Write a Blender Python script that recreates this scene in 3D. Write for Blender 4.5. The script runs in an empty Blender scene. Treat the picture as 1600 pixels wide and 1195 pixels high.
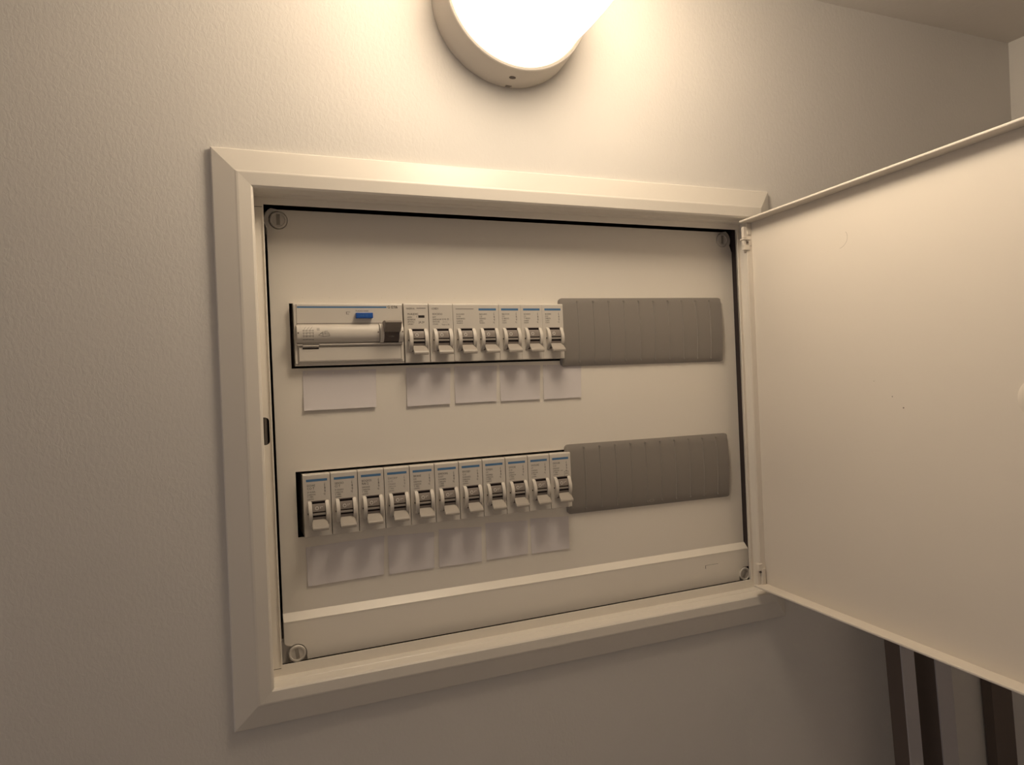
import bpy, bmesh, math, random
from mathutils import Matrix, Vector
random.seed(7)
S = 0.001            # everything below is written in millimetres
ZO = 1650.0          # height of the first row of breakers above the floor
scene = bpy.context.scene
C = scene.collection

# ------------------------------------------------------------------ camera
def cam_axes(yaw, pitch, roll):
    ya, pi, ro = map(math.radians, (yaw, pitch, roll))
    f = Vector((math.sin(ya)*math.cos(pi), math.cos(ya)*math.cos(pi), math.sin(pi)))
    r0 = Vector((math.cos(ya), -math.sin(ya), 0)); u0 = r0.cross(f)
    c, s = math.cos(ro), math.sin(ro)
    return r0*c+u0*s, -r0*s+u0*c, f
r_, u_, f_ = cam_axes(22.348, -0.040, -2.395)
cd = bpy.data.cameras.new('camera'); cam = bpy.data.objects.new('camera', cd); C.objects.link(cam)
cd.sensor_width = 36.0; cd.lens = 36.0*1099.282/1600.0; cd.clip_start = 0.01; cd.clip_end = 50
M = Matrix((r_, u_, -f_)).transposed().to_4x4()
M.translation = Vector((-44.391*S, -483.429*S, (-56.717+ZO)*S))
cam.matrix_world = M
scene.camera = cam

# ------------------------------------------------------------------ light and exposure
world = bpy.data.worlds.new('world'); scene.world = world; world.use_nodes = True
bg = world.node_tree.nodes['Background']
bg.inputs[0].default_value = (1.0, 0.86, 0.80, 1); bg.inputs[1].default_value = 0.32
LAMP_STRENGTH = 14.6
LAMP_COLOR = (1.0, 0.82, 0.61)
vs = scene.view_settings
vs.view_transform = 'Standard'; vs.look = 'None'; vs.gamma = 1.0; vs.use_curve_mapping = False
vs.exposure = 0.0

# ------------------------------------------------------------------ materials
def mat(name, col, rough=0.5, spec=0.5, bump=None, metal=0.0, var=0.03, emit=None):
    m = bpy.data.materials.new(name); m.use_nodes = True
    nt = m.node_tree; b = nt.nodes['Principled BSDF']
    b.inputs['Roughness'].default_value = rough
    b.inputs['Metallic'].default_value = metal
    b.inputs['Specular IOR Level'].default_value = spec
    tc = nt.nodes.new('ShaderNodeTexCoord')
    n = nt.nodes.new('ShaderNodeTexNoise'); n.inputs['Scale'].default_value = 9; n.inputs['Detail'].default_value = 4
    nt.links.new(tc.outputs['Object'], n.inputs['Vector'])
    r = nt.nodes.new('ShaderNodeValToRGB')
    r.color_ramp.elements[0].position = 0.3; r.color_ramp.elements[1].position = 0.7
    r.color_ramp.elements[0].color = (*[c*(1-var) for c in col], 1)
    r.color_ramp.elements[1].color = (*[min(1, c*(1+var)) for c in col], 1)
    nt.links.new(n.outputs['Fac'], r.inputs['Fac']); nt.links.new(r.outputs['Color'], b.inputs['Base Color'])
    if bump:
        sc, st, dist = bump
        mp = nt.nodes.new('ShaderNodeMapping'); mp.inputs['Scale'].default_value = (1.35, 1.0, 0.8)
        n2 = nt.nodes.new('ShaderNodeTexNoise'); n2.inputs['Scale'].default_value = sc
        n2.inputs['Detail'].default_value = 3; n2.inputs['Roughness'].default_value = 0.55
        n2.inputs['Distortion'].default_value = 0.6
        bp = nt.nodes.new('ShaderNodeBump'); bp.inputs['Strength'].default_value = st; bp.inputs['Distance'].default_value = dist
        nt.links.new(tc.outputs['Object'], mp.inputs['Vector']); nt.links.new(mp.outputs['Vector'], n2.inputs['Vector'])
        nt.links.new(n2.outputs['Fac'], bp.inputs['Height']); nt.links.new(bp.outputs['Normal'], b.inputs['Normal'])
    if emit:
        b.inputs['Emission Color'].default_value = (*emit[0], 1); b.inputs['Emission Strength'].default_value = emit[1]
    return m
PAINT = mat('wall_paint', (0.74, 0.715, 0.68), 0.62, 0.35, bump=(330, 0.23, 0.0009), var=0.015)
CEIL = mat('ceiling_paint', (0.74, 0.70, 0.65), 0.8, 0.2, bump=(120, 0.3, 0.0009), var=0.015)
FLOOR = mat('floor_finish', (0.30, 0.26, 0.22), 0.6, 0.3, var=0.1)
ENAMEL = mat('cream_enamel', (0.87, 0.825, 0.75), 0.38, 0.45, bump=(900, 0.06, 0.0002), var=0.01)
FRAME_M = mat('frame_enamel', (0.78, 0.74, 0.675), 0.36, 0.45, var=0.01)
DOORM = mat('door_enamel', (0.72, 0.67, 0.60), 0.40, 0.45, var=0.012)
SCREWM = mat('pale_nylon', (0.72, 0.68, 0.62), 0.4, 0.5)
SLOTM = mat('slot_plastic', (0.36, 0.33, 0.29), 0.5, 0.4)
INSIDE = mat('unlit_interior', (0.045, 0.035, 0.035), 0.8, 0.2)  # darkness of the unlit box put into the colour
BODY = mat('breaker_plastic', (0.68, 0.64, 0.58), 0.42, 0.45, var=0.015)
LEVER = mat('lever_plastic', (0.40, 0.365, 0.325), 0.40, 0.45, var=0.02)
DRUM = mat('drum_grey_plastic', (0.27, 0.235, 0.21), 0.45, 0.4, var=0.02)
DARKP = mat('dark_brown_plastic', (0.13, 0.105, 0.095), 0.5, 0.35)
HANDLE = mat('taupe_plastic', (0.25, 0.215, 0.185), 0.45, 0.4)
BLUE = mat('blue_print', (0.095, 0.215, 0.40), 0.5, 0.3)
BTN = mat('blue_button_plastic', (0.018, 0.10, 0.42), 0.35, 0.5)
INK = mat('grey_ink', (0.045, 0.04, 0.04), 0.7, 0.1)
INKF = mat('faded_ink', (0.22, 0.205, 0.20), 0.7, 0.1)
WINK = mat('white_ink', (0.68, 0.66, 0.62), 0.6, 0.2)
BLACK = mat('black_slot', (0.012, 0.009, 0.010), 0.7, 0.1)
GREY = mat('grey_blank_plastic', (0.26, 0.238, 0.218), 0.50, 0.45, bump=(1500, 0.06, 0.0002), var=0.015)
PAPER = mat('white_paper', (0.76, 0.725, 0.73), 0.85, 0.1, var=0.01)
STEEL = mat('grey_steel', (0.22, 0.20, 0.18), 0.4, 0.5, metal=0.5)
def glow_profile(m):
    # the bulb sits in the outer half of the glass: the collar end glows less
    nt = m.node_tree; b = nt.nodes['Principled BSDF']
    tc = nt.nodes.new('ShaderNodeTexCoord'); sp = nt.nodes.new('ShaderNodeSeparateXYZ')
    mr = nt.nodes.new('ShaderNodeMapRange'); mr.inputs['From Min'].default_value = -0.024; mr.inputs['From Max'].default_value = -0.125
    mr.inputs['To Min'].default_value = LAMP_STRENGTH*0.07; mr.inputs['To Max'].default_value = LAMP_STRENGTH*2.1
    nt.links.new(tc.outputs['Object'], sp.inputs[0]); nt.links.new(sp.outputs['Y'], mr.inputs['Value'])
    nt.links.new(mr.outputs['Result'], b.inputs['Emission Strength'])
LAMPM = mat('lamp_base_plastic', (0.66, 0.61, 0.545), 0.45, 0.4)
DIFF = mat('opal_glass', (0.85, 0.82, 0.75), 0.3, 0.5, emit=(LAMP_COLOR, LAMP_STRENGTH))
glow_profile(DIFF)
BOARD = mat('white_laminate', (0.50, 0.48, 0.49), 0.5, 0.4)
BROWN = mat('board_shade_brown', (0.15, 0.118, 0.10), 0.6, 0.3)  # shade on the sides of the pale edged boards, put into their colour

# ------------------------------------------------------------------ helpers
def tag(o, label=None, cat=None, group=None, kind=None):
    if label: o['label'] = label
    if cat: o['category'] = cat
    if group: o['group'] = group
    if kind: o['kind'] = kind
    return o
def empty(name, loc, label=None, cat=None, group=None, rotz=0.0):
    o = bpy.data.objects.new(name, None); C.objects.link(o)
    o.empty_display_size = 0.01
    o.location = (loc[0]*S, loc[1]*S, (loc[2]+ZO)*S); o.rotation_euler.z = rotz
    return tag(o, label, cat, group)
def obj(name, bm, m, parent=None, loc=(0, 0, 0), smooth=False, bevel=0, kind=None, label=None):
    """bm in millimetres -> one mesh object.  Without a parent loc is a world place."""
    bmesh.ops.recalc_face_normals(bm, faces=bm.faces)
    me = bpy.data.meshes.new(name)
    for v in bm.verts: v.co *= S
    bm.to_mesh(me); bm.free()
    ms = m if isinstance(m, (list, tuple)) else [m]
    for k in ms: me.materials.append(k)
    if smooth:
        me.shade_smooth()
        try: me.set_sharp_from_angle(angle=math.radians(35))
        except Exception: pass
    o = bpy.data.objects.new(name, me); C.objects.link(o)
    if parent: o.parent = parent; o.location = Vector(loc)*S
    else: o.location = (loc[0]*S, loc[1]*S, (loc[2]+ZO)*S)
    if bevel:
        b = o.modifiers.new('bevel', 'BEVEL'); b.width = bevel*S; b.segments = 2
        b.limit_method = 'ANGLE'; b.angle_limit = math.radians(32)
        b.harden_normals = False
    if kind: o['kind'] = kind
    if label: o['label'] = label
    return o
def box(bm, x0, x1, y0, y1, z0, z1, mi=0):
    v = [bm.verts.new(c) for c in ((x0,y0,z0),(x1,y0,z0),(x1,y1,z0),(x0,y1,z0),(x0,y0,z1),(x1,y0,z1),(x1,y1,z1),(x0,y1,z1))]
    for f in ((0,1,2,3),(4,5,6,7),(0,1,5,4),(1,2,6,5),(2,3,7,6),(3,0,4,7)):
        bm.faces.new([v[i] for i in f]).material_index = mi
    return v
def bx(*a):
    bm = bmesh.new(); box(bm, *a); return bm
def prism_x(bm, prof, x0, x1, mi=0):
    """profile of (y, z) extruded along x"""
    a = [bm.verts.new((x0, y, z)) for y, z in prof]; b = [bm.verts.new((x1, y, z)) for y, z in prof]
    n = len(prof)
    bm.faces.new(a).material_index = mi; bm.faces.new(b[::-1]).material_index = mi
    for i in range(n): bm.faces.new((a[i], a[(i+1) % n], b[(i+1) % n], b[i])).material_index = mi
def prism_y(bm, poly, y0, y1, mi=0):
    """polygon of (x, z) extruded along y"""
    a = [bm.verts.new((x, y0, z)) for x, z in poly]; b = [bm.verts.new((x, y1, z)) for x, z in poly]
    n = len(poly)
    bm.faces.new(a).material_index = mi; bm.faces.new(b[::-1]).material_index = mi
    for i in range(n): bm.faces.new((a[i], a[(i+1) % n], b[(i+1) % n], b[i])).material_index = mi
def arc(cx, cz, r, a0, a1, n=14):
    return [(cx+r*math.cos(math.radians(a0+(a1-a0)*i/n)), cz+r*math.sin(math.radians(a0+(a1-a0)*i/n))) for i in range(n+1)]
def rrect(x0, x1, z0, z1, r, n=5):
    return arc(x1-r, z1-r, r, 0, 90, n)+arc(x0+r, z1-r, r, 90, 180, n)+arc(x0+r, z0+r, r, 180, 270, n)+arc(x1-r, z0+r, r, 270, 360, n)
def lathe_y(bm, prof, cx=0, cz=0, n=48, mi=0, cap=True):
    """profile of (r, y) turned about the y direction"""
    rings = []
    for r, y in prof:
        if r < 1e-6: rings.append([bm.verts.new((cx, y, cz))])
        else: rings.append([bm.verts.new((cx+r*math.cos(2*math.pi*i/n), y, cz+r*math.sin(2*math.pi*i/n))) for i in range(n)])
    for a, b in zip(rings, rings[1:]):
        for i in range(n):
            j = (i+1) % n
            if len(a) == 1 and len(b) == 1: continue
            if len(a) == 1: f = bm.faces.new((a[0], b[i], b[j]))
            elif len(b) == 1: f = bm.faces.new((a[i], a[j], b[0]))
            else: f = bm.faces.new((a[i], a[j], b[j], b[i]))
            f.material_index = mi
    if cap:
        for r in (rings[0], rings[-1]):
            if len(r) > 1: bm.faces.new(r).material_index = mi
def plate(outer, holes, y0, y1):
    """flat sheet with holes between y0 (front) and y1; polygons in (x, z)"""
    cu = bpy.data.curves.new('tmp', 'CURVE'); cu.dimensions = '2D'; cu.fill_mode = 'BOTH'
    for p in [outer]+holes:
        sp = cu.splines.new('POLY'); sp.points.add(len(p)-1)
        for k, (x, z) in zip(sp.points, p): k.co = (x, z, 0, 1)
        sp.use_cyclic_u = True
    cu.extrude = (y1-y0)/2
    o = bpy.data.objects.new('tmp', cu); C.objects.link(o)
    me = bpy.data.meshes.new_from_object(o.evaluated_get(bpy.context.evaluated_depsgraph_get()))
    bpy.data.objects.remove(o); bpy.data.curves.remove(cu)
    bm = bmesh.new(); bm.from_mesh(me); bpy.data.meshes.remove(me)
    for v in bm.verts: v.co = Vector((v.co.x, (y0+y1)/2 - v.co.z, v.co.y))
    bmesh.ops.remove_doubles(bm, verts=bm.verts, dist=1e-4)
    return bm
def text_into(bm, s, x, z, size, y, stretch=1.0, mi=0, fat=0.0):
    """lettering facing -y, its left baseline at (x, z), cap height about 0.7*size"""
    cu = bpy.data.curves.new('t', 'FONT'); cu.body = s; cu.size = size; cu.resolution_u = 2; cu.offset = fat
    o = bpy.data.objects.new('t', cu); C.objects.link(o)
    me = bpy.data.meshes.new_from_object(o.evaluated_get(bpy.context.evaluated_depsgraph_get()))
    bpy.data.objects.remove(o); bpy.data.curves.remove(cu)
    n0 = len(bm.verts); f0 = len(bm.faces)
    bm.from_mesh(me); bpy.data.meshes.remove(me)
    bm.verts.ensure_lookup_table(); bm.faces.ensure_lookup_table()
    for v in bm.verts[n0:]: v.co = Vector((x+v.co.x*stretch, y, z+v.co.y))
    for f in bm.faces[f0:]: f.material_index = mi

# ------------------------------------------------------------------ structure
YW = -24.5
def struct(name, bm, m, **k):
    o = obj(name, bm, m, **k); o['kind'] = 'structure'; return o
CEILZ, RX, LX, FZ, FRONT = 262.5, 698.0, -900.0, -ZO, -1300.0
wb = plate([(LX, FZ), (RX, FZ), (RX, CEILZ), (LX, CEILZ)], [[(-27, -243), (366, -243), (366, 74), (-27, 74)]], YW, 95)
struct('wall_back', wb, PAINT)
struct('wall_right', bx(RX, RX+100, FRONT, 95, FZ, CEILZ), PAINT)
#struct('wall_left', bx(LX-100, LX, FRONT, 95, FZ, CEILZ), PAINT)
struct('wall_front', bx(LX-100, RX+100, FRONT-100, FRONT, FZ, CEILZ), PAINT)
struct('ceiling', bx(LX-100, RX+100, FRONT, 95, CEILZ, CEILZ+100), CEIL)
struct('floor', bx(LX-100, RX+100, FRONT, 95, FZ-100, FZ), FLOOR)

# ------------------------------------------------------------------ the panel in the wall
panel = empty('distribution_panel', (167, YW, -85), 'cream metal fuse box set in the wall, its door swung open to the right', 'fuse box')
PO = (-167, -YW, 85)     # so that children are written in the common coordinates
def part(name, bm, m, **k):
    k.setdefault('loc', PO); return obj(name, bm, m, panel, **k)
# surround frame: rectangles lofted from the wall edge over the ridge to the throat
bm = bmesh.new()
rings = [(-45.7, 379.2, -259.5, 91.6, -24.6), (-45.9, 379.4, -259.7, 91.8, -27.0), (-45.2, 378.8, -259.0, 91.2, -27.5),
         (-33.0, 369.6, -246.4, 78.2, -30.1), (-32.0, 368.9, -245.5, 77.5, -30.4), (-30.9, 368.1, -244.6, 76.8, -30.5),
         (-24.0, 362.8, -238.6, 69.6, -30.0), (-22.9, 362.0, -237.7, 68.5, -29.2), (-22.5, 361.6, -237.3, 68.1, -28.0),
         (-22.5, 361.6, -237.3, 67.9, -19.6), (-21.9, 361.2, -236.9, 67.3, -19.2), (-21.9, 361.2, -236.9, 67.2, -11.9)]
prev = None
for x0, x1, z0, z1, y in rings:
    cur = [bm.verts.new(c) for c in ((x0, y, z0), (x1, y, z0), (x1, y, z1), (x0, y, z1))]
    if prev:
        for i in range(4): bm.faces.new((prev[i], prev[(i+1) % 4], cur[(i+1) % 4], cur[i]))
    prev = cur
fr = part('surround_frame', bm, FRAME_M)
# enclosure box behind
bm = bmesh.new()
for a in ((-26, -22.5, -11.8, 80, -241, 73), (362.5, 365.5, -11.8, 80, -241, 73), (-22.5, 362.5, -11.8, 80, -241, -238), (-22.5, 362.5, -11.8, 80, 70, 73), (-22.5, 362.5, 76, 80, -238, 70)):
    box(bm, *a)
part('enclosure_box', bm, INSIDE, label='inside of the box, coloured dark as unlit, seen through the narrow gaps')
# inner rim with the latch opening
latch_hole = [(-22.2, -72.6), (-22.2, -90.2)] + [(-20.0, -90.2)] + arc(-20.4, -87.7, 2.4, -80, 0, 4) + arc(-20.4, -75.1, 2.4, 0, 80, 4) + [(-20.0, -72.6)]
bm = plate([(-26, -241), (365.5, -241), (365.5, 73), (-26, 73)], [[(-16.2, -230.5), (357.8, -230.5), (357.8, 62.9), (-16.2, 62.9)], latch_hole], -12, -10.5)
rim = part('inner_rim', bm, ENAMEL)
obj('rim_lip', bx(-16.9, -16.2, -13.0, -11.5, -230.5, 62.9), ENAMEL, rim)
obj('rim_lip', bx(357.8, 358.5, -13.0, -11.5, -230.5, 62.9), ENAMEL, rim)
bm = bmesh.new()
box(bm, -22.5, -19.2, -10.4, -8, -91, -72); box(bm, -20.6, -20.0, -11.6, -8, -90, -73)
obj('latch_strike', bm, STEEL, rim, label='dull metal strike behind the latch slot')
for i, (x0, x1, z) in enumerate(((-22.4, -16.9, 61.0), (-22.4, -16.9, -232.2))):
    obj('seam', bx(x0, x1, -12.06, -11.9, z-0.15, z+0.15), DARKP, rim)
# posts that carry the corner screws
for x0, x1, z0, z1, yf in ((-14.5, 3, 47, 61.5, 2.5), (344, 359, 47, 61.5, 2.5), (-16, 3, -233, -217, -2.2), (351, 364.5, -233, -217, -2.2)):
    part('corner_post', bx(x0, x1, yf, 60, z0, z1), ENAMEL)

# cover plate with the two openings and the stepped lower edge
OPEN = [(-1.95, 342, -41.9, 1.1), (-2.3, 342, -153.3, -110.05)]
scr = {'TL': (-6.6, 55.7), 'TR': (352.6, 56.3), 'BL': (-6.3, -227.3), 'BR': (359.0, -227.6)}
outer = [(-13.9, -206)] + [(-13.9, 46.6)] + arc(-6.6, 55.7, 9.0, 215, 120, 8)[0:] + [(-6.6, 62.7)] + [(352.6, 62.9)] + arc(352.6, 56.3, 8.6, 60, -30, 8) + [(362.2, 46)] + [(362.2, -206)]
circ = lambda c, r: arc(c[0], c[1], r, 0, 345, 23)
bm = plate(outer, [[(a, c), (b, c), (b, d), (a, d)] for a, b, c, d in OPEN] + [circ(scr['TL'], 6.0), circ(scr['TR'], 6.0)], 0, 1.5)
# step
prism_x(bm, [(0.1, -201.4), (-4.6, -206.0), (-4.6, -207.0), (1.5, -207.0), (1.5, -201.4)], -14.0, 362.6)
low = [(-14.1, -206.6)] + [(-14.1, -219.8)] + [(-12.6, -221.0), (-10.6, -221.6)] + arc(-6.3, -227.3, 6.2, 120, -10, 10) + [(-0.1, -232.0)] \
    + [(352.6, -232.0)] + arc(358.6, -227.4, 6.2, 190, 80, 10) + [(362.8, -221.4)] + [(362.8, -206.6)]
prism_y(bm, low, -4.6, 1.5)
cover = part('cover_plate', bm, ENAMEL)
mk = cover.modifiers.new('bevel', 'BEVEL'); mk.width = 0.7*S; mk.segments = 2; mk.limit_method = 'ANGLE'; mk.angle_limit = math.radians(30)
# moulded pips along the rows
bm = bmesh.new()
for zt in (5.2, -45.3, -106.4, -156.6):
    for k in range(11): box(bm, 7.0+17.6*k-0.35, 7.0+17.6*k+0.35, -0.35, 0.1, zt-0.35, zt+0.35)
obj('pip_marks', bm, ENAMEL, cover, kind='stuff')
# faint pencil scratch on the lower flange
bm = bmesh.new(); box(bm, 318.0, 318.5, -4.66, -4.5, -217.4, -215.0); box(bm, 318.0, 331, -4.64, -4.5, -214.9, -214.7)
obj('scratch', bm, INKF, cover, label='faint brown scratch mark')

def make_screw(x, y, z, ang, low=False):
    bm = bmesh.new()
    lathe_y(bm, [(0, 3), (5.55, 3), (5.55, -0.7), (5.1, -1.2), (4.3, -1.2), (4.0, -0.6), (0, -0.6)], n=32)
    o = part('corner_screw', bm, SCREWM, smooth=True); o.location = Vector((x+PO[0], y+PO[1], z+PO[2]))*S
    o.rotation_euler.y = math.radians(ang)
    b2 = bmesh.new(); box(b2, -1.15, 1.15, -0.72, -0.5, -3.2, 3.2 if low else 3.9)
    obj('slot', b2, SLOTM, o)
    return o
make_screw(*(-6.6, 0.2, 55.7), 0); make_screw(352.6, 0.2, 56.3, 4)
make_screw(-6.3, -4.2, -227.2, -8, True); make_screw(358.0, -4.2, -227.3, 30, True)

# ---- door: root at the hinge line, u runs along local -Y, thickness along +X
DZ0, DZ1, DW, DT = -229.9, 65.4, 374.0, 12.0
door = obj('door', bmesh.new(), DOORM, panel, loc=(345.6-167, -30-YW, 85))
bm = bmesh.new()
box(bm, DT-1.5, DT, -DW, 0, DZ0, DZ1)                       # sheet
box(bm, 0, DT, -DW, 0, DZ1-1.6, DZ1); box(bm, 0, DT, -DW, 0, DZ0, DZ0+1.6)
box(bm, 0, DT, -DW, -DW+1.6, DZ0, DZ1); box(bm, 5.5, DT, -1.6, 0, DZ0, DZ1)
for v in bm.verts: v.co *= S
bmesh.ops.recalc_face_normals(bm, faces=bm.faces)
bm.to_mesh(door.data); bm.free()
b = door.modifiers.new('bevel', 'BEVEL'); b.width = 0.5*S; b.segments = 2
door.rotation_euler.z = math.radians(-3.64)
bm = bmesh.new(); prof = [(0, 1.3), (5.0, 1.25), (8.2, 1.0), (9.4, 0.75), (10.4, 0.45), (11.2, 0.0), (10.9, -0.5)]
lathe_y(bm, [(r, y) for r, y in prof], n=40, cap=False)
for v in bm.verts: v.co = Vector((DT-1.5-v.co.y, v.co.x-222.5, v.co.z-76.5))
obj('latch_boss', bm, DOORM, door, smooth=True)

for u, z, w in ((132, -76, 0.7), (140, -83, 0.9), (118, -66, 0.4)):
    obj('speck', bx(DT-1.6, DT-1.45, -u-w/2, -u+w/2, z-w/2, z+w/2), HANDLE, door)
bm = bmesh.new()
for i in range(8):
    a0, a1 = math.radians(-80+14*i), math.radians(-80+14*(i+1))
    bm.faces.new([bm.verts.new((DT-1.56, -(92+9*math.cos(a)*k), 32+7*math.sin(a)*k)) for a, k in ((a0, 1), (a1, 1), (a1, 0.97), (a0, 0.97))])
obj('curved_scratch', bm, SLOTM, door)

# hinges
def hinge(z, top):
    bm = bmesh.new()
    X = 349.0 if top else 347.6; Y = -30.5
    if top:
        box(bm, X-1.0, X+2.2, Y-1.5, Y+1.0, z-9, z); box(bm, X+2.4, X+5.8, Y-2.2, Y+2, z-6.5, z-3.4)
        box(bm, X-2.0, X+4.5, Y-2.6, Y+2, z-10.6, z-9.4); box(bm, X-1.2, X+1.2, Y-1.8, Y+1, z-15.8, z-10.8)
        box(bm, X+2.6, X+5.6, Y-2.2, Y+2, z-15.4, z-11.6); box(bm, X-1.2, X+4.4, Y-2.4, Y+1, z-18.8, z-14.8)
        prism_x(bm, [(Y-1, z-18.8), (Y+1, z-18.8), (Y+1, z-21.0)], X+0.8, X+3.5)
    else:
        box(bm, X+1.0, X+5.0, Y-2.8, Y+1.5, z-5.6, z); box(bm, X+0.4, X+3.6, Y-1.8, Y+1, z-8.5, z-5.6)
        box(bm, X+3.6, X+7.4, Y-3.2, Y+1.5, z-17.0, z-4.2); box(bm, X+0.4, X+3.4, Y-1.6, Y+1, z-17.0, z-8.6)
    h = part('hinge', bm, DOORM, bevel=0.25)
    b2 = bmesh.new()
    zc = z-12.8 if top else z-6.6
    lathe_y(b2, [(0, -0.3), (0.9, -0.3), (0.9, 0.5), (0, 0.5)], n=14)
    for v in b2.verts: v.co += Vector((X+(1.7 if top else 2.6), Y-2.6, zc))
    obj('pin', b2, DARKP, h)
    return h
hinge(60.5, True); hinge(-211.5, False)

# ------------------------------------------------------------------ breakers
W = 17.1; H = 40.7
FACE_Y = -5.0; KB = (483.429+FACE_Y)/(483.429-12.0)   # face plane and module scale
def on_face(x, z):
    return (-44.391+(x+44.391)*KB, FACE_Y, -56.717+(z+56.717)*KB)
SYM = ['L', 'G', 'C']
def breaker_body(left_gap=True):
    """origin at the front lower-left corner of the face: x 0..W, face y=0, body behind"""
    bm = bmesh.new()
    # body block behind, with rounded shoulder at top
    prism_x(bm, [(0, 0.3), (0, H-0.9), (0.35, H-0.25), (1.0, H), (40, H), (40, 0.0), (0.3, 0.0)], 0, W)
    return bm
def cheek_bm(x0, x1):
    bm = bmesh.new()
    cz, r = 15.8, 8.3
    pr = [(0.3, 7.4)] + [(-4.2*math.sin(math.pi*t)**0.75, 7.4+16.0*t) for t in [i/16 for i in range(1, 16)]] + [(0.3, 23.4)]
    prism_x(bm, pr, x0, x1)
    return bm
P_L, P_R = 2.6, 15.4
proto_meshes = {}
def share(name, maker, m, parent, loc=(0, 0, 0), key=None, **k):
    key = key or name
    if key in proto_meshes:
        src = proto_meshes[key]; o = src.copy(); C.objects.link(o); o.parent = parent; o.location = Vector(loc)*S
        o.name = name
        return o
    o = obj(name, maker(), m, parent, loc=loc, **k); proto_meshes[key] = o
    return o
def drum_bm():
    bm = bmesh.new()
    cz, R = 15.4, 7.4
    n = 18; pts = []
    for i in range(n+1):
        a = math.radians(-78+156*i/n); pts.append((-(R*math.cos(a))*0.42+0.3, cz+R*math.sin(a)))
    prism_x(bm, [(0.6, cz-7.3)] + pts + [(0.6, cz+7.3)], 5.2, 13.2)
    return bm
def groove_bm():
    bm = bmesh.new()
    box(bm, 5.15, 13.25, -2.95, -2.2, 15.9, 16.5); box(bm, 5.15, 13.25, -2.9, -2.2, 13.2, 14.1); box(bm, 5.15, 13.25, -1.5, -1.0, 21.6, 22.7)
    return bm
def ridge_bm():
    bm = bmesh.new()
    box(bm, 5.2, 13.2, -3.3, -2.4, 14.6, 15.5); return bm
def lever_bm():
    bm = bmesh.new()
    prof = [(-1.5, 12.0), (-5.2, 9.3), (-7.6, 7.6), (-8.3, 6.6), (-8.2, 5.2), (-7.4, 5.0), (-6.4, 6.2), (-4.0, 8.0), (-1.2, 9.6)]
    a = []
    for y, z in prof:
        t = min(1, max(0, (-y-1.5)/5.5)); x0 = 5.4-1.1*t if t < 0.5 else 4.1; x1 = 13.0+1.1*t if t < 0.5 else 14.3
        a.append((bm.verts.new((x0, y, z)), bm.verts.new((x1, y, z))))
    n = len(a)
    for i in range(n):
        j = (i+1) % n; bm.faces.new((a[i][0], a[j][0], a[j][1], a[i][1]))
    bm.faces.new([p[0] for p in a]); bm.faces.new([p[1] for p in a][::-1])
    return bm
def recess_bm():
    return bx(4.6, 13.9, -0.55, 0.2, 7.6, 23.2)
def stripe_bm(): return bx(2.0, 15.3, -0.06, 0.02, H-4.9, H-3.35)
def dot_bm():
    bm = bmesh.new(); lathe_y(bm, [(0, -0.3), (0.55, -0.3), (0.55, 0), (0, 0)], n=10)
    for v in bm.verts: v.co = Vector((v.co.y+2.5, v.co.x-1.3, v.co.z+15.3))
    return bm
def make_breaker(xl, ztop, lines, label, stripe='blue', side=True, mark='O', faded=False, extra=None, wscale=1.0, group=None):
    t = empty('circuit_breaker', on_face(xl, ztop-H), label, 'circuit breaker', group); t.scale = (KB, KB, KB)
    share('body', breaker_body, BODY, t, bevel=0)
    share('cheek', lambda: cheek_bm(P_L, P_L+2.3), BODY, t, smooth=True)
    share('cheek', lambda: cheek_bm(P_R-2.0, P_R+0.3), BODY, t, key='cheek_b', smooth=True)
    share('recess', recess_bm, DARKP, t, key='rec')
    d = share('drum', drum_bm, DRUM, t, smooth=True)
    share('groove', groove_bm, BLACK, d); share('drum_ridge', ridge_bm, LEVER, d)
    share('lever', lever_bm, LEVER, t, bevel=0.25)
    share('pivot_hole', dot_bm, BLACK, t)
    if stripe == 'blue': share('blue_stripe', stripe_bm, BLUE, t)
    elif stripe == 'thin': share('grey_stripe', lambda: bx(2.0, 15.3, -0.06, 0.02, H-4.0, H-3.6), INKF, t, key='gs')
    # print on the face
    bm = bmesh.new(); z = H-8.0; mi = 1 if faded else 0
    for i, (s, sz) in enumerate(lines):
        text_into(bm, s, 2.4, z, sz, -0.05, 0.92, mi); z -= sz*0.98+0.12
    if side:
        for i, (s, sz) in enumerate((('L', 1.7), ('&', 1.9), ('G', 1.7), ('Fa', 1.3))):
            text_into(bm, s, 13.2-(0.5 if i == 3 else 0), H-8.0-i*1.95, sz, -0.05, 0.8, mi)
        box(bm, 13.6, 13.7, -0.05, -0.04, H-14.4, H-6.0, mi)
    if extra: extra(bm)
    obj('printed_text', bm, [INK, INKF], t)
    bm = bmesh.new()
    # ring and dash printed on the drum
    n = 20; R1, R0 = 1.15, 0.8; cz = 18.7; cx = 7.9
    ys = lambda z: -(7.4*math.sqrt(max(0, 1-((z-15.4)/7.4)**2))*0.42)+0.3-0.06
    for i in range(n):
        a0, a1 = 2*math.pi*i/n, 2*math.pi*(i+1)/n
        q = [(cx+r*math.cos(a), cz+r*math.sin(a)) for r, a in ((R0, a0), (R1, a0), (R1, a1), (R0, a1))]
        bm.faces.new([bm.verts.new((x, ys(z), z)) for x, z in q])
    if mark == 'OI':
        for x, z, w, h in ((9.9, 19.0, 0.3, 1.3), (10.6, 19.4, 0.9, 0.3)):
            bm.faces.new([bm.verts.new((a, ys(b), b)) for a, b in ((x, z-h/2), (x+w, z-h/2), (x+w, z+h/2), (x, z+h/2))])
    obj('switch_mark', bm, WINK, d)
    return t
TOPZ = 0.0
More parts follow.
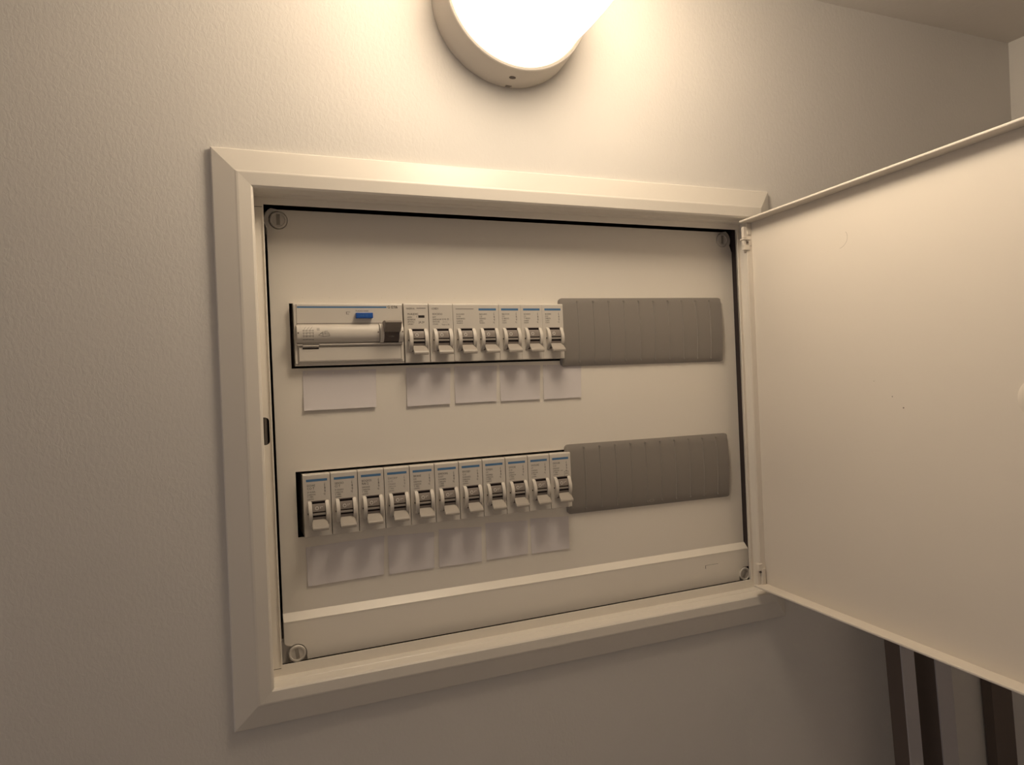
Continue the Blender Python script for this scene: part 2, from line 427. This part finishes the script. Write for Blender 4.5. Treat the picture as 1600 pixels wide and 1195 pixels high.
# ---- row one: four-module residual current breaker
def make_rcd():
    t = empty('residual_current_breaker', on_face(-0.4, -H), 'wide four module residual current breaker with blue test button, left end of the top row', 'circuit breaker'); t.scale = (KB, KB, KB)
    Wd = 71.2
    bm = bmesh.new()
    prism_x(bm, [(0.5, 0.8), (0, 1.4), (0, H-1.2), (0.4, H-0.3), (1.2, H), (40, H), (40, 0), (0.6, 0)], 0, Wd)
    body = obj('body', bm, BODY, t)
    obj('blue_stripe', bx(2.2, 60.4, -0.06, 0.02, H-3.2, H-2.15), BLUE, t)
    obj('groove', bx(1.5, Wd-1.0, -0.04, 0.3, H-13.6, H-13.2), DARKP, t)
    obj('end_seam', bx(1.5, 1.8, -0.04, 0.3, 0.5, H-0.8), HANDLE, t)
    # lying half round cover
    def halfround(x0, x1, cz, rz, ry, y=0.0, n=18):
        bm = bmesh.new(); prism_x(bm, [(y+0.5, cz-rz)] + [(y-ry*math.cos(math.radians(a)), cz+rz*math.sin(math.radians(a))) for a in [-90+180*i/n for i in range(n+1)]] + [(y+0.5, cz+rz)], x0, x1)
        return bm
    cz = H-20.3
    obj('round_cover', halfround(1.2, 54.3, cz, 5.9, 4.2), BODY, t, smooth=True)
    obj('cheek', halfround(54.6, 57.0, cz, 6.6, 6.0), BODY, t, smooth=True)
    obj('cheek', halfround(67.4, 70.2, cz, 6.6, 6.0), BODY, t, smooth=True)
    obj('drum', halfround(57.0, 67.4, cz-0.3, 5.8, 4.4), DARKP, t, smooth=True)
    bm = bmesh.new()
    prism_x(bm, [(-2, cz+7.6), (-7.5, cz+8.2), (-10.8, cz+7.6), (-11.2, cz+6.4), (-9.5, cz+3.2), (-6.6, cz+0.6), (-3.6, cz+0.2), (-2, cz+2)], 56.7, 68.0)
    obj('toggle_handle', bm, HANDLE, t, bevel=0.3, label='grey brown toggle handle folded up')
    bt = obj('test_button', bx(39.4, 50.6, -3.0, 0.2, H-10.2, H-6.6), BTN, t, bevel=0.35, label='blue rectangular test button')
    bm = bmesh.new(); text_into(bm, 'A B : W', 42.2, H-8.9, 1.5, -3.05); obj('printed_text', bm, BLUE, bt)
    # lower cover
    lc = obj('lower_cover', bx(2.2, Wd-1.2, -0.9, 0.3, 2.3, 12.2), BODY, t, bevel=0.4)
    bm = bmesh.new(); box(bm, 1.2, 4.6, -1.9, 0.3, 12.9, 13.9); box(bm, 4.6, 15.0, -1.5, 0.3, 12.2, 13.2); box(bm, 15.0, Wd-0.8, -1.9, 0.3, 12.9, 13.9)
    obj('ledge', bm, BODY, t, bevel=0.3)
    obj('slot', bx(4.6, 14.8, -1.08, -0.4, 10.7, 11.5), BLACK, lc)
    bm = bmesh.new()
    box(bm, 2.8, Wd-2, -0.94, -0.5, 11.7, 11.95); box(bm, 2.8, Wd-2, -0.94, -0.5, 2.9, 3.15); box(bm, Wd-2.3, Wd-2, -0.94, -0.5, 3, 11.8)
    obj('panel_line', bm, HANDLE, lc)
    # small pivots
    for x in (1.9, 53.3, 69.4): obj('pivot_mark', bx(x-0.4, x+0.4, -6.1 if x > 60 else -4.25, -3.6, cz+0.2, cz+1.0), DARKP, t)
    bm = bmesh.new()
    text_into(bm, "G I2'06", 61.0, H-3.4, 2.5, -0.05, 0.95, 0, 0.03)
    text_into(bm, 'PLACNO HAREE', 39.6, H-5.6, 1.25, -0.05, 0.95)
    box(bm, 33.4, 33.7, -0.05, -0.04, H-7.2, H-5.9); box(bm, 33.4, 36.0, -0.05, -0.04, H-5.95, H-5.75); box(bm, 33.4, 35.2, -0.05, -0.04, H-7.4, H-7.2)
    # wiring diagram printed on the round cover
    yy = lambda z: -(4.2*math.sqrt(max(0.01, 1-((z-cz)/5.9)**2)))-0.06
    def seg(x0, z0, x1, z1, w=0.16):
        d = Vector((x1-x0, z1-z0)); nrm = Vector((-d.y, d.x)).normalized()*w/2; k = 4
        for i in range(k):
            p = Vector((x0, z0))+d*i/k; q = Vector((x0, z0))+d*(i+1)/k
            bm.faces.new([bm.verts.new((a.x, yy(a.y), a.y)) for a in (p-nrm, p+nrm, q+nrm, q-nrm)])
    for x in (5.2, 7.2, 9.2, 11.2): seg(x, cz-3.9, x, cz+4.6)
    for z in (cz-3.6, cz-1.4, cz+0.6, cz+2.0): seg(4.6, z, 11.6, z)
    for x in (5.5, 7.5, 9.5): seg(x, cz+2.6, x+1.2, cz+4.4)
    for z in (cz+2.2, cz+2.9, cz+3.5): seg(13.6, z, 15.4, z)
    for a, b, c, d in ((14.6, -1, 17, 1), (17, 1, 21, 0.6), (21, .6, 21.6, -1.4), (21.6, -1.4, 17.5, -1.8), (17.5, -1.8, 14.6, -1), (17, 1, 17.4, -1.8), (18.6, 1.6, 20.6, 1.6), (18.6, 1.6, 18.8, -0.4), (15.5, 0.2, 21, -0.4)):
        seg(a, cz+b, c, cz+d)
    obj('printed_text', bm, INK, t)
    bm = bmesh.new(); text_into(bm, 'I ON', 60.2, cz-3.0, 1.7, -4.65); obj('switch_mark', bm, LEVER, t)
make_rcd()

def ex_first(bm):
    text_into(bm, 'HAGERHG', 1.6, H-4.1, 1.5, -0.05, 0.85, 0); box(bm, 9.0, 15.4, -0.05, -0.04, H-3.6, H-3.1, 1)
    box(bm, 10.0, 14.4, -0.08, -0.04, H-9.9, H-8.2, 0); text_into(bm, '1', 8.4, H-9.7, 1.8, -0.05)
    text_into(bm, 'JA.2V', 10.2, H-13.6, 2.0, -0.05, 0.9)
def ex_second(bm):
    text_into(bm, 'UDBD1', 1.8, H-4.2, 1.8, -0.05, 0.9)
    text_into(bm, 'U K O', 9.2, H-11.6, 1.9, -0.05, 0.95); text_into(bm, 'I  I  I', 9.8, H-13.4, 1.6, -0.05); text_into(bm, 'TA.A C.TS', 8.8, H-15.2, 1.4, -0.05, 0.9)
B1 = 1.9; B2 = 1.5; B3 = 1.35
row1 = [
    (71.8, [('MUKIDVC', B1), ('AIYD', B2), ('BUNKOS', B2), ('JETCN J', B2), ('UPDRY', B3)], 'none', ex_first, 'breaker with a small black printed bar, second device of the top row'),
    (89.5, [('EOCSOO', B1), ('EXT', B2), ('DXDXIOR', B2), ('DOCOE', B2), ('CCAIO', B3)], 'none', ex_second, 'breaker printed with text only and no stripe, third device of the top row'),
    (106.9, [('ELOCAIO', B2), ('E OD', B2), ('BARNKEO', B2), ('DARIDA', B3), ('AHADO', B3)], 'thin', None, 'breaker with a hairline grey stripe, fourth device of the top row'),
    (124.0, [('BACUEIO', B2), ('1.O', B2), ('DIDIGO', B2), ('JDPU', B3), ('WOSO', B3)], 'blue', None, 'leftmost breaker with a blue stripe in the top row'),
    (141.3, [('EBOCIOR', B2), ('3.O', B2), ('D IBEOO', B2), ('COPU', B3), ('OUSO', B3)], 'blue', None, 'second blue striped breaker of the top row'),
    (158.5, [('BOXIAO', B2), ('2.S', B2), ('T IRIOO', B2), ('DARKF', B3), ('DXDO', B3)], 'blue', None, 'third blue striped breaker of the top row'),
    (175.7, [('BUDEBS', B2), ('D.O', B2), ('DIBICIL', B2), ('COPU', B3), ('CAEO', B3)], 'blue', None, 'rightmost breaker of the top row, touching the grey blanking plate'),
]
for i, (x, ln, st, ex, lab) in enumerate(row1):
    make_breaker(x, 0.0, ln, 'beige '+lab, st, side=(st == 'blue'), extra=ex, group='breakers in the top row')
words = ['EIOIAE', 'SIDOIO', 'BOQIOS', 'DXCIDP', 'BIDIHE', 'DXDOIG', 'BXOIJD', 'DXIJIG', 'DIODE', 'DIOUAE', 'DIOUIR']
mids = ['CO T', 'CI T', 'RAI 2', 'CI O', 'I.O', 'C.OT', 'C.O', 'I.C', 'C.O', 'I.T', 'C.O']
thirds = ['2F IOI9A', 'D IDIXIO', 'SXIOIOS', 'CIDAIDI', 'DIEXIOIS', 'S.XIOID5', 'D.DIOIOS', 'DIOIRES', 'SFIDIO', 'I IDIDIO', 'DXDIDP']
ordw = ['first', 'second', 'third', 'fourth', 'fifth', 'sixth', 'seventh', 'eighth', 'ninth', 'tenth', 'eleventh']
def ex_box(bm):
    for a, b, c, d in ((11.6, 15.0, 17.6, 17.75), (11.6, 15.0, 14.0, 14.15), (11.6, 11.75, 14, 17.7), (14.85, 15.0, 14, 17.7)):
        box(bm, a, b, -0.05, -0.04, H-c-0.0+0, H-d+0.3, 0) if False else box(bm, a, b, -0.05, -0.04, H-31.6+c, H-31.6+d, 0)
    text_into(bm, 'CS', 12.2, H-16.2, 1.9, -0.05, 0.9); text_into(bm, 'noo', 8.6, H-13.4, 1.2, -0.05)
for i in range(11):
    x = 0.9+17.6*i
    ln = [(words[i], B1), (mids[i], 2.1 if i in (0, 1, 2) else 1.7), (thirds[i], B2), ('CARDOA', B3), ('T. MRK', B3), ('LIAMMA', 1.2)]
    lab = {0: 'leftmost breaker of the lower row, beside the black gap', 3: 'breaker with faded grey print, fourth from left in the lower row',
           10: 'rightmost breaker of the lower row with a small printed square'}.get(i, '%s breaker from the left in the lower row, lever down' % ordw[i])
    make_breaker(x, -110.9, ln, 'beige blue striped '+lab, 'blue', True, 'OI', faded=(i == 3), extra=ex_box if i == 10 else None, group='breakers in the lower row')

# ------------------------------------------------------------------ grey blanking plates
def bulge(z, z0, z1):
    t = (z-(z0+z1)/2)/((z1-z0)/2); return -2.2-1.9*(1-t*t)
def blank(corners, label, logo=False):
    (xa, zta, zba), (xb, ztb, zbb) = corners
    Wb = xb-xa; t = empty('blanking_plate', ((xa+xb)/2, 0, (zba+zbb)/2), label, 'blanking plate', 'grey blanking plates on the spare ways')
    cx, cz = (xa+xb)/2, (zba+zbb)/2
    cols = [0, 0.25, 0.8, 1.8, 3.0] + [3+(Wb-6)*i/24 for i in range(1, 24)] + [Wb-3, Wb-1.8, Wb-0.8, Wb-0.25, Wb]
    NZ = 16; bm = bmesh.new(); grid = []; r = 3.0
    def lim(u):
        k = u/Wb; zt = zta+(ztb-zta)*k; zb = zba+(zbb-zba)*k
        e = min(u, Wb-u); cut = r-math.sqrt(max(0, r*r-(r-e)**2)) if e < r else 0
        return zb, zt, cut
    for u in cols:
        zb, zt, cut = lim(u); col = []
        for j in range(NZ+1):
            z = zb+cut+(zt-zb-2*cut)*j/NZ
            e = min(u, Wb-u); y = bulge(z, zb, zt)
            edge = min(1.0, min(e, (z-zb), (zt-z))/0.8) if True else 1
            y = y*(0.55+0.45*math.sqrt(max(0, edge)))
            col.append(bm.verts.new((xa+u-cx, y, z-cz)))
        grid.append(col)
    for a, b in zip(grid, grid[1:]):
        for j in range(NZ): bm.faces.new((a[j], b[j], b[j+1], a[j+1]))
    loop = [c[0] for c in grid] + [v for v in grid[-1][1:]] + [c[-1] for c in grid[::-1]][1:] + grid[0][::-1][1:-1]
    low = [bm.verts.new((v.co.x, 0, v.co.z)) for v in loop]
    for i in range(len(loop)):
        j = (i+1) % len(loop)
        try: bm.faces.new((loop[i], loop[j], low[j], low[i]))
        except ValueError: pass
    o = obj('plate', bm, GREY, t, smooth=True)
    first = None
    for k in range(10):
        u = Wb*(0.086+k*0.0885) + 0
        u = 15.5 + k*(Wb-15.5-12.5)/9
        zb, zt, _ = lim(u); x = xa+u-cx; bm = bmesh.new(); prev = None
        for j in range(13):
            z = zb+3.6+(zt-zb-6.6)*j/12; y = bulge(z, zb, zt)
            q = [bm.verts.new((dx, y+dy, z-cz)) for dx, dy in ((-0.7, 0.1), (-0.35, -0.42), (0.35, -0.42), (0.7, 0.1))]
            if prev:
                for i in range(3): bm.faces.new((prev[i], prev[i+1], q[i+1], q[i]))
            prev = q
        for zz in (zb+3.4, zt-2.8):
            y = bulge(zz, zb, zt); box(bm, -0.6, 0.6, y-0.9, y+0.3, zz-cz-0.55, zz-cz+0.55)
        obj('rib', bm, GREY, t, loc=(x, 0, 0), smooth=True)
    if logo:
        bm = bmesh.new(); zz = -157.4-cz+1.2; y = bulge(-156.3, -160.3, -107)-0.12
        for i in range(16):
            a0, a1 = 2*math.pi*i/16, 2*math.pi*(i+1)/16
            bm.faces.new([bm.verts.new((c*math.cos(a)*k+(270-cx), y, zz+s*math.sin(a)*k)) for c, s, a, k in ((2.4, 1.0, a0, 1), (2.4, 1.0, a1, 1), (2.4, 1.0, a1, .78), (2.4, 1.0, a0, .78))])
        obj('oval_mark', bm, LEVER, t, label='small pale oval moulded mark')
    return t
blank(((194.7, 5.6, -46.5), (346.8, 7.0, -46.7)), 'grey ribbed blanking plate right of the top row of breakers')
blank(((195.1, -106.3, -159.4), (347.9, -107.3, -160.9)), 'grey ribbed blanking plate right of the lower row with a tiny oval mark', True)

# ------------------------------------------------------------------ paper labels
def paper(q, label, group, curl=0.8, lift=0.15):
    """q = TL, TR, BR, BL in (x, z)"""
    zb = (q[2][1]+q[3][1])/2; cx = (q[0][0]+q[2][0])/2
    bm = bmesh.new(); N, K = 8, 8; g = []
    for i in range(N+1):
        row = []
        for j in range(K+1):
            u, v = j/K, i/N
            top = Vector(q[0]).lerp(Vector(q[1]), u); bot = Vector(q[3]).lerp(Vector(q[2]), u); p = top.lerp(bot, v)
            y = -lift-curl*v**3-0.15*curl*abs(u-0.5)*v
            row.append(bm.verts.new((p.x-cx, y, p.y-zb)))
        g.append(row)
    for a, b in zip(g, g[1:]):
        for j in range(K): bm.faces.new((a[j], a[j+1], b[j+1], b[j]))
    ret = bmesh.ops.extrude_face_region(bm, geom=bm.faces[:])
    for v in [e for e in ret['geom'] if isinstance(e, bmesh.types.BMVert)]: v.co.y += 0.12
    o = obj('paper_label', bm, PAPER, loc=(cx, 0, zb), smooth=True)
    return tag(o, label, 'label', group)
G1, G2 = 'blank paper labels under the top row', 'blank paper labels under the lower row'
paper([(4.8, -43.6), (53.6, -43.9), (52.6, -69.9), (4.6, -70.0)], 'wide blank white paper label under the residual current breaker', G1, 1.3)
paper([(74.7, -43.6), (107.0, -44.6), (105.6, -70.4), (74.3, -70.7)], 'blank white paper label right of the wide one, under the top row', G1, 1.0)
paper([(109.8, -43.8), (142.7, -44.2), (141.2, -70.3), (109.6, -70.3)], 'middle one of the five blank paper labels under the top row', G1)
paper([(144.9, -43.9), (177.9, -44.8), (176.3, -70.5), (144.6, -70.5)], 'second blank paper label from the right under the top row', G1)
paper([(180.2, -44.7), (212.8, -45.3), (211.2, -70.7), (179.6, -70.8)], 'rightmost paper label of the top row, reaching below the grey plate', G1)
paper([(2.2, -160.2), (54.5, -158.8), (53.1, -185.0), (2.6, -185.9)], 'wide blank white paper label at left under the lower row', G2, 0.7)
paper([(56.7, -159.2), (89.9, -160.4), (89.0, -185.6), (56.9, -185.6)], 'blank paper label next to the wide one under the lower row', G2, 0.5)
paper([(93.4, -159.1), (125.5, -161.0), (124.7, -185.8), (92.6, -185.7)], 'middle one of the five blank paper labels under the lower row', G2, 0.5)
paper([(128.7, -158.7), (162.2, -160.5), (161.3, -185.2), (128.5, -185.5)], 'second blank paper label from the right under the lower row', G2, 0.5)
paper([(164.4, -159.4), (196.4, -161.1), (196.0, -185.7), (164.3, -185.6)], 'rightmost blank paper label under the lower row', G2, 0.5)

# ------------------------------------------------------------------ lamp above
LC = (151.5, 206.2)
lamp = empty('wall_lamp', (LC[0], YW, LC[1]), 'lit round wall lamp with bulging opal glass above the fuse box', 'lamp')
bm = bmesh.new()
lathe_y(bm, [(0, 0.0), (54.6, 0.0), (54.9, -1.0), (52.6, -24.2), (52.0, -24.8), (50.6, -24.8), (50.2, -23.4), (0, -23.4)], n=96)
obj('lamp_base', bm, LAMPM, lamp, smooth=True)
bm = bmesh.new()
prof = [(50.0, -23.3), (50.2, -24.6), (47.4, -26.0), (47.6, -32.0)]
prof = [(50.0, -23.3), (50.0, -24.5), (49.0, -26.5)]
D = 122.0
for i in range(1, 19):
    b = (i/18)**0.75; prof.append(((48.6)*max(0, 1-b**3.2)**(1/3.2) if i < 18 else 0, -24.5-D*b))
lathe_y(bm, prof, n=64, cap=False)
obj('glass_dome', bm, DIFF, lamp, smooth=True)
# hole and notch at the lower edge of the base
def on_base(ang, y, w, h, name, m, kind_round):
    r = 54.9-(54.9-52.6)*(-y/24.0)
    bm = bmesh.new()
    pts = [(w*math.cos(a), h*math.sin(a)) for a in [2*math.pi*i/16 for i in range(16)]] if kind_round else [(-w, -h), (w, -h), (w*0.6, h), (-w, h)]
    a = [bm.verts.new((p, q, -r+0.9)) for p, q in pts]; b = [bm.verts.new((p, q-0.0, -r-0.3)) for p, q in pts]
    for v in a+b:
        ang2 = math.radians(ang)+v.co.x/r; rr = -v.co.z; yy = y+v.co.y
        v.co = Vector((rr*math.sin(ang2), yy, -rr*math.cos(ang2)))
    bm.faces.new(a); bm.faces.new(b[::-1])
    for i in range(len(a)): bm.faces.new((a[i], a[(i+1) % len(a)], b[(i+1) % len(a)], b[i]))
    return obj(name, bm, m, lamp)
on_base(-3.4, -14.0, 2.4, 1.7, 'screw_hole', DARKP, True)
on_base(-1.8, -2.6, 2.2, 1.2, 'pry_notch', DRUM, False)

# ------------------------------------------------------------------ boards standing in the corner
def board(x0, x1, y0, y1, ztop, label, edge=None):
    t = empty('upright_board', ((x0+x1)/2 - (FZ+300)*0.066, (y0+y1)/2, FZ), label, 'board')
    ym = (y1-y0)/2; h = ztop-FZ; k = 0.066
    def leaning(bm):
        for v in bm.verts: v.co.x -= v.co.z*k
        return bm
    w = (x1-x0)/2
    obj('panel', leaning(bx(-w, w, -ym+(1.2 if edge else 0), ym, 0.5, h)), BROWN, t)
    if edge: obj('edge_band', leaning(bx(-w, w, -ym, -ym+1.2, 0.5, h)), edge, t, label='pale grey front edge')
    return t
board(471, 485.5, -60, -44, -150, 'leaning board with a pale grey edge below the open door, left of the pair', BOARD)
board(510, 528.5, -60, -26, -150, 'leaning board with a pale grey edge below the open door, right of the pair', BOARD)
board(612, 640, -36, -26, -150, 'dark brown narrow upright in the corner right of the pale edged pair')  # narrow upright that draws a dark vertical strip
